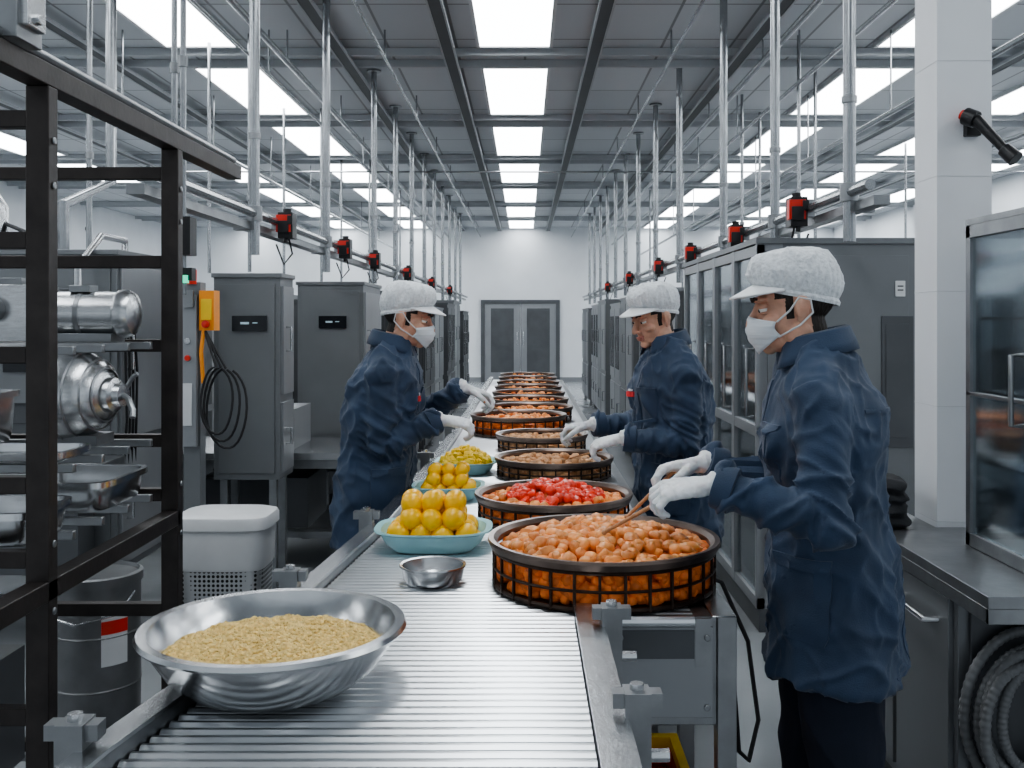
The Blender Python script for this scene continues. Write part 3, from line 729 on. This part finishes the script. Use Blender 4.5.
def worker(x,y,yaw,lean,wl,wr,hd_yaw,hd_pitch,mask,s=1.0,dl=None,dr=None,nl=None,nr=None,curl_l=(40,45,30),curl_r=(40,45,30),skin=SKIN,hem=.70,legs=.02,seed=0,flare=1.0):
    root=empty('factory_worker')
    M=Matrix.Translation((x,y,0))@Matrix.Rotation(math.radians(yaw),4,'Z')@Matrix.Scale(s,4)
    def lw(p): return M@V(p)
    def ly(z): 
        t=max(0,(z-.85)/.6); return lean*t**1.2
    b=MB()
    prof=[(hem,.222,.176*flare),(hem+.010,.224,.177*flare),(.85,.213,.162*flare),(.97,.204,.150),(1.08,.194,.140),(1.18,.196,.142),(1.28,.204,.147),(1.36,.203,.142),(1.42,.186,.126),(1.46,.155,.106),(1.50,.112,.086),(1.535,.076,.070)]
    b.loft([(lw((0,ly(z)-.008*(z>1.2),z)),M.to_3x3()@V((rx,0,0)),M.to_3x3()@V((0,ry,0))) for z,rx,ry in prof],COAT,40,2.3)
    for sx in(-1,1):
        b.ell(lw((sx*.09,ly(1.33)-.06,1.33)),(.09,.08,.11),COAT); b.ell(lw((sx*.09,ly(1.30)+.06,1.30)),(.085,.07,.09),COAT)
        b.tube([lw((sx*.04,ly(1.5)-.012,1.50)),lw((sx*.11,ly(1.46)-.01,1.46)),lw((sx*.17,ly(1.42),1.415))],[.060,.062,.064],COAT,20)
    for sx in(-1,1):
        st=legs*sx
        pts=[(sx*.09,0,.95),(sx*.10,0,.82),(sx*.105,st+.01,.66),(sx*.11,st*1.5+.015,.48),(sx*.112,st*2-.005,.28),(sx*.115,st*2.2-.015,.10),(sx*.115,st*2.2-.015,.035)]
        b.tube([lw(p) for p in pts],[.10,.110,.098,.084,.077,.070,.072],TROU,24)
    E=[]
    for sx,w in((-1,wl),(1,wr)):
        sh=lw((sx*.172,ly(1.42)-.005,1.40)); 
        pole=(M.to_3x3()@V((sx*.35,-1.0,-.75))).normalized()
        el,w2=ik(sh,V(w),.275*s,.255*s,pole); E.append((sh,el,w2))
        inn=lw((sx*.10,ly(1.42),1.40))
        pts=[inn,sh,sh.lerp(el,.35),sh.lerp(el,.7),sh.lerp(el,.93),el.lerp(w2,.1),el.lerp(w2,.4),el.lerp(w2,.7),w2]
        b.tube(pts,[.066,.068,.065,.061,.059,.058,.056,.052,.049],COAT,24)
        b.ell(sh,(.068,.068,.067),COAT); b.ell(el,(.059,.059,.059),COAT)
        b.ell(sh.lerp(el,.30).lerp(lw((sx*.12,ly(1.25),1.27)),.5),(.07,.07,.10),COAT)
    hemw=hem*s
    b.mi(TROU)
    off=V((seed*3.1,seed*1.7,0))
    def post(me):
        nor=[v.normal.copy() for v in me.vertices]
        ti=b.mats.index(TROU)
        for v,nn in zip(me.vertices,nor):
            p=v.co
            da=1e9;ta=0;ax=None
            for sh,el,w2 in E:
                for (p0,p1,base) in((sh,el,0),(el,w2,1)):
                    dd=p1-p0; t=max(0,min(1,(p-p0).dot(dd)/dd.length_squared)); q=(p-(p0+dd*t)).length
                    if q<da: da=q;ta=base+t;ax=dd.normalized();ps=p0
            wa=max(0,min(1,(.095-da)/.02))*max(0,min(1,(ta-.1)/.2))
            f1=f2=0
            if wa>0:
                al=(p-ps).dot(ax); rad=p-ps-ax*al
                f1=ridge(V((al*11+rad.z*9,rad.x*6+seed,rad.y*6))+off)+.8*ridge(V((al*25-rad.x*14,rad.y*9,rad.z*9))+off)-.6
                f1*=.0115*(.7+1.2*math.exp(-((ta-1.)/.35)**2)+.9*math.exp(-((ta-1.85)/.2)**2))
            if wa<1:
                if p.z>hemw-.01:
                    wx=noise.noise(p*4+off)*.12
                    f2=ridge(V((p.x*5+p.z*2.4+wx,p.y*5-p.z*1.8,p.z*1.9))+off)+.7*ridge(V((p.x*10+wx*3,p.y*10+p.z*6,p.z*6))+off)+.3*ridge(V((p.x*20,p.y*20-p.z*9,p.z*12))+off)-.5
                    f2*=.0170; f2+=.010*noise.noise(V((p.x*7,p.y*7,p.z*1.2))+off)
                else:
                    f2=(ridge(V((p.x*7,p.y*7,p.z*5))+off)-.3)*.010
            v.co=p+nn*(f1*wa+f2*(1-wa))
        for pl in me.polygons:
            c=pl.center
            pl.material_index=ti if c.z<hemw-.006 else 0
    body=remesh(b,'body_clothes',.0068,3,root,post)
    bv=BVHTree.FromPolygons([v.co.copy() for v in body.data.vertices],[list(p.vertices) for p in body.data.polygons])
    R3=M.to_3x3().normalized()
    det=MB()
    def patch(px,pz,ang,w,h,m=COAT,off_=.004,th=.004,nu=8,nv=8,rnd=0):
        """sewn patch projected on the garment from outside. ang: 0 = front, 90 = wearer's right, 180 = back"""
        a=math.radians(ang); out=V((math.sin(a),math.cos(a),0)); tan=V((math.cos(a),-math.sin(a),0))
        G={};
        for i in range(nu+1):
            for j in range(nv+1):
                u=(i/nu-.5)*w; v_=(j/nv-.5)*h
                if j==0 and rnd: u*=.86
                lp=V((0,ly(pz),pz+v_))+tan*(px+u)+out*.5
                hit=bv.ray_cast(lw(lp),-(R3@out),.6)
                if hit[0] is not None: G[(i,j)]=hit[0]+(R3@out)*off_
        vs=[];idx={}
        for k_,p in G.items(): idx[k_]=len(vs); vs.append(p)
        n0=len(vs)
        for k_,p in list(G.items()): vs.append(p-(R3@out)*(off_+th))
        fs=[]
        for i in range(nu):
            for j in range(nv):
                q=[(i,j),(i+1,j),(i+1,j+1),(i,j+1)]
                if all(t in idx for t in q):
                    fs.append([idx[t] for t in q])
        def edge(k1,k2):
            if k1 in idx and k2 in idx: fs.append([idx[k1],idx[k2],idx[k2]+n0,idx[k1]+n0])
        for i in range(nu): edge((i,0),(i+1,0)); edge((i,nv),(i+1,nv))
        for j in range(nv): edge((0,j),(0,j+1)); edge((nu,j),(nu,j+1))
        det.raw(vs,fs,m)
    for sg in(-1,1):
        patch(.0,.93,sg*62,.15,.17,rnd=1); patch(.0,1.025,sg*62,.16,.03,off_=.007)
    patch(-.085,1.27,0,.10,.12,rnd=1); patch(-.085,1.335,0,.105,.024,off_=.007)
    patch(.0,1.10,0,.045,.70,nu=4,nv=50,off_=.003)
    patch(.0,1.06,180,.010,.60,nu=2,nv=44,off_=.0028)
    patch(.0,1.385,180,.30,.008,nu=24,nv=2,off_=.003)
    patch(.0,hem+.028,180,.30,.006,nu=24,nv=2,off_=.0025)
    patch(.085,1.31,0,.055,.022,BADGE,.006); patch(.085,1.327,0,.03,.008,WHITEP,.006)
    for sh,el,w2 in E:
        ax=(w2-el).normalized()
        det.tube([w2-ax*.045,w2-ax*.043,w2-ax*.004,w2+ax*.002,w2-ax*.0],[.048,.0545,.0535,.050,.044],COAT,28)
    det.obj('coat_details',root)
    d=MB()
    cz=[(1.490,.098,.094),(1.53,.086,.086),(1.565,.079,.080),(1.568,.073,.074),(1.52,.070,.070)]
    vs=[];fs=[];seg=40
    for z,rx,ry in cz:
        for k_ in range(seg):
            a=math.radians(115)+math.radians(310)*k_/(seg-1)
            vs.append(lw((rx*math.cos(a),ly(1.5)-.006+ry*math.sin(a),z-.018*math.sin(a))))
    for i in range(len(cz)-1):
        for k_ in range(seg-1): fs.append((i*seg+k_,i*seg+k_+1,(i+1)*seg+k_+1,(i+1)*seg+k_))
    d.raw(vs,fs,COAT)
    vs=[];fs=[]
    for z,rx,ry in((1.572,.076,.077),(1.568,.085,.086),(1.535,.102,.101),(1.512,.112,.108)):
        for k_ in range(seg):
            a=math.radians(118)+math.radians(304)*k_/(seg-1)
            dz=-.02*max(0,math.sin(a)) if z<1.56 else 0
            vs.append(lw((rx*math.cos(a),ly(1.5)-.006+ry*math.sin(a),z-.018*math.sin(a)+dz)))
    for i in range(3):
        for k_ in range(seg-1): fs.append((i*seg+k_,i*seg+k_+1,(i+1)*seg+k_+1,(i+1)*seg+k_))
    d.raw(vs,fs,COAT)
    o=d.obj('coat_collar',root); sm=o.modifiers.new('t','SOLIDIFY'); sm.thickness=.003
    d=MB()
    for sx in(-1,1):
        st=legs*sx*2.2; c=(sx*.115,st-.015)
        R=M.to_3x3()
        d.loft([(lw((c[0],c[1]-.075,.045)),R@V((.028,0,0)),R@V((0,0,.035))),(lw((c[0],c[1]-.05,.05)),R@V((.04,0,0)),R@V((0,0,.049))),(lw((c[0],c[1]+.03,.052)),R@V((.043,0,0)),R@V((0,0,.051))),(lw((c[0],c[1]+.10,.038)),R@V((.047,0,0)),R@V((0,0,.037))),(lw((c[0],c[1]+.16,.032)),R@V((.043,0,0)),R@V((0,0,.031))),(lw((c[0],c[1]+.19,.026)),R@V((.025,0,0)),R@V((0,0,.022)))],SHOE,20,2.6)
    d.obj('work_shoes',root)
    # ---- head
    H=M@Matrix.Translation((0,ly(1.5)+.035+lean*.25,1.635))@Matrix.Rotation(math.radians(hd_yaw),4,'Z')@Matrix.Rotation(math.radians(-hd_pitch),4,'X')
    Hi=H.inverted()
    h=MB(); m=skin
    h.ell((0,-.015,.032),(.076,.096,.085),m,None,32); h.ell((0,.018,-.03),(.064,.073,.085),m,None,28)
    h.ell((0,.028,-.078),(.052,.055,.036),m); h.ell((0,.066,-.098),(.024,.020,.018),m)
    h.tube([(0,.084,.014),(0,.094,-.006),(0,.107,-.028),(0,.110,-.038)],[.008,.0085,.011,.0115],m,14); h.ell((0,.110,-.038),(.0115,.0115,.010),m)
    for sx in(-1,1):
        h.ell((sx*.012,.098,-.042),(.0085,.010,.007),m); h.ell((sx*.028,.078,.024),(.026,.015,.009),m)
        h.ell((sx*.040,.055,-.030),(.024,.027,.020),m)
        h.ell((sx*.078,-.010,-.006),(.008,.019,.032),m,Matrix.Rotation(sx*-.35,3,'Z')); h.ell((sx*.083,-.017,.002),(.006,.015,.020),m,Matrix.Rotation(sx*-.5,3,'Z')); h.ell((sx*.077,-.004,-.034),(.006,.009,.010),m)
        h.ell((sx*.055,.0,-.07),(.016,.035,.03),m)
    h.ell((0,.090,-.066),(.022,.010,.0048),m); h.ell((0,.088,-.0755),(.019,.010,.0055),m)
    h.tube([(0,-.02,-.03),Hi@lw((0,ly(1.5)+.012+lean*.1,1.575)),Hi@lw((0,ly(1.45)-.002,1.46))],[.054,.054,.058],m,24)
    h.mi(HAIR); h.mi(LIP)
    def posth(me):
        for pl in me.polygons:
            c=pl.center
            if (c.y<.05 and c.z>.022 and not(abs(c.x)>.068 and -.035<c.y<.012)) or (c.y<-.035 and c.z>-.070 and abs(c.x)<.078) or (.056<abs(c.x)<.074 and .008<c.y<.026 and c.z>-.03): pl.material_index=1
            elif c.y>.080 and abs(c.x)<.023 and -.081<c.z<-.0605: pl.material_index=2
    remesh(h,'head',.0032,2,root,posth,H)
    e=MB()
    for sx in(-1,1):
        e.ell((sx*.030,.0765,.0),(.0135,.0125,.0125),EYEW,None,20); e.ell((sx*.030,.0860,-.003),(.0058,.0042,.0058),EYED,None,14)
        e.ell((sx*.030,.0755,.0065),(.0160,.0150,.0095),m,Matrix.Rotation(-.3,3,'X'),20)
        e.ell((sx*.030,.0745,-.0095),(.0150,.0130,.0055),m,None,16)
        e.tube([(sx*.012,.097,.021),(sx*.028,.0965,.028),(sx*.048,.082,.023)],[.003,.0045,.002],HAIR,8)
    for i in range(len(e.v)): e.v[i]=H@e.v[i]
    e.obj('eyes',root)
    if mask:
        k=MB(); nu,nv=27,13; vs=[];fs=[]
        for i in range(nu):
            u=-1+2*i/(nu-1); a=u*math.radians(62)
            for j in range(nv):
                v=j/(nv-1)
                top=-.014-.020*abs(u)**1.2; bot=-.112+.044*abs(u)**1.5
                z=top+(bot-top)*v
                ctr=.106+.014*math.sin(math.pi*min(1,v*1.05))-.016*v*v
                rx=.077-.010*v
                yy=ctr*math.cos(a)*1.0+ .004
                pl_=.0018*math.sin(v*22)*(1-abs(u))
                vs.append(H@V((rx*math.sin(a),yy+pl_,z)))
        for i in range(nu-1):
            for j in range(nv-1): fs.append((i*nv+j,(i+1)*nv+j,(i+1)*nv+j+1,i*nv+j+1))
        k.raw(vs,fs,MASK)
        for sx in(-1,1):
            k.tube([H@V(q) for q in((sx*.068,.052,-.034),(sx*.077,.02,-.010),(sx*.085,-.004,.020),(sx*.090,-.030,.012),(sx*.088,-.033,-.02),(sx*.079,.0,-.048),(sx*.060,.05,-.072))],.0016,WHITEP,6)
        o=k.obj('face_mask',root); sm=o.modifiers.new('t','SOLIDIFY'); sm.thickness=.0025; sm.offset=0
    # bouffant cap
    c=MB(); seg=144; pr=[(.90,-.010),(.93,-.002),(.90,.005),(.94,.011),(.985,.020),(1.01,.034),(1.015,.052),(.985,.072),(.935,.084),(.86,.094),(.74,.104),(.59,.111),(.41,.116),(.2,.119),(.02,.120)]
    vs=[];fs=[]
    for i,(q,z) in enumerate(pr):
        for kk in range(seg):
            a=2*math.pi*kk/seg
            px=.087*q*math.cos(a); py=.113*q*math.sin(a)-.012
            zz=z+.028+ (py+.012)*.28*(1-z/.14)
            if i>2:
                pp=V((px,py,zz)); wgt=min(1,(i-2)/2)*(1 if i<13 else .4)
                f=(.0030*math.sin(a*30+4*noise.noise(V((math.cos(a)*2,z*22,seed+math.sin(a)*2))))*math.exp(-((z-.02)/.05)**2)+.0060*(ridge(pp*15+V((seed*2,0,0)))-.2)+.002*noise.noise(pp*40))*wgt
                px+=f*math.cos(a);py+=f*math.sin(a);zz+=f*.8
            vs.append(H@V((px,py,zz)))
    for i in range(len(pr)-1):
        for kk in range(seg):
            l=(kk+1)%seg; fs.append((i*seg+kk,i*seg+l,(i+1)*seg+l,(i+1)*seg+kk))
    c.raw(vs,fs,NET); 
    vs=[];fs=[];nu,nv=25,7
    for i in range(nu):
        a=math.radians(20+140*i/(nu-1)); bl=math.sin((a-math.radians(20))/math.radians(140)*math.pi)
        for j in range(nv):
            t=j/(nv-1); ext=.062*bl**.6*t
            px=(.082+ext*.45)*math.cos(a); py=-.012+.104*math.sin(a)+ext
            vs.append((px,py,.050+.012*math.sin(a)*(1-t)-.016*t*bl -.012*math.cos(a)**2))
    for i in range(nu-1):
        for j in range(nv-1): fs.append((i*nv+j,(i+1)*nv+j,(i+1)*nv+j+1,i*nv+j+1))
    c.obj('bouffant_cap',root)
    c=MB(); c.raw([H@V(v) for v in vs],fs,VISOR)
    o=c.obj('cap_visor',root); sm=o.modifiers.new('t','SOLIDIFY'); sm.thickness=.004; sm.offset=0
    Ms=[]
    for (sh,el,w2),dd,nn,sd,cu,nm in((E[0],dl,nl,-1,curl_l,'left_hand'),(E[1],dr,nr,1,curl_r,'right_hand')):
        dv=(w2-el).normalized() if dd is None else V(dd).normalized()
        n_=V(nn) if nn else V((0,0,-1))
        Ms.append(hand(root,nm,w2+dv*.026,dv,n_,sd,cu))
    return root,Ms
def stick(M,side,tip,name='wooden_tongs',m=WOOD,back=.07,r=.0055):
    g=M@V((.10,.012*side,-.034)); tip=V(tip); d=(tip-g).normalized()
    b=MB()
    b.tube([g-d*back,g,tip],[r*1.1,r,r*.8],m,10)
    b.ell(tip,(r*1.3,)*3,m,None,10); b.obj(name)
# near worker
_,Ms=worker(.775,2.50,78,.05,(.445,2.33,1.215),(.475,2.62,1.225),6,6,True,1.0,dl=(-1,.05,-.10),dr=(-1,-.1,-.12),nl=(.0,.35,-1),nr=(0,-.25,-1),curl_l=(34,46,34),curl_r=(36,50,34),hem=.735,seed=1,flare=.95)
stick(Ms[0],-1,(.195,2.46,1.078)); stick(Ms[1],1,(.265,2.60,1.088))
# middle worker
_,Ms=worker(.63,4.15,104,.05,(.395,3.98,1.13),(.30,4.36,1.145),14,13,False,.985,dl=(-1,.2,-.25),dr=(-1,.15,-.2),nl=(0,.3,-1),nr=(0,-.2,-1),seed=2,hem=.72)
stick(Ms[0],-1,(.20,4.35,1.0),r=.004)
# left worker
_,Ms=worker(-.62,4.05,-92,.085,(-.27,4.30,1.31),(-.345,3.97,1.205),-6,10,True,.985,dl=(1,.15,-.35),dr=(1,.1,-.15),nl=(0,-.2,-1),nr=(0,.3,-1),seed=3,hem=.72,flare=.88)
stick(Ms[0],-1,(-.085,4.7,1.16),r=.004)

# ------------------------------------------------------------------ world, camera
w=bpy.data.worlds.new('World'); bpy.context.scene.world=w; w.use_nodes=True
w.node_tree.nodes['Background'].inputs[0].default_value=(.83,.92,1,1); w.node_tree.nodes['Background'].inputs[1].default_value=.65
cam=bpy.data.cameras.new('Camera'); co=bpy.data.objects.new('Camera',cam); bpy.context.scene.collection.objects.link(co)
co.location=(0,0,1.6); co.rotation_euler=(math.radians(90),0,0)
cam.sensor_width=36; cam.lens=36*1000/1024; cam.shift_x=-13/1024; cam.shift_y=-64/1024; cam.clip_start=.05
bpy.context.scene.camera=co
try: bpy.context.scene.view_settings.look='AgX - Medium High Contrast'
except Exception: pass
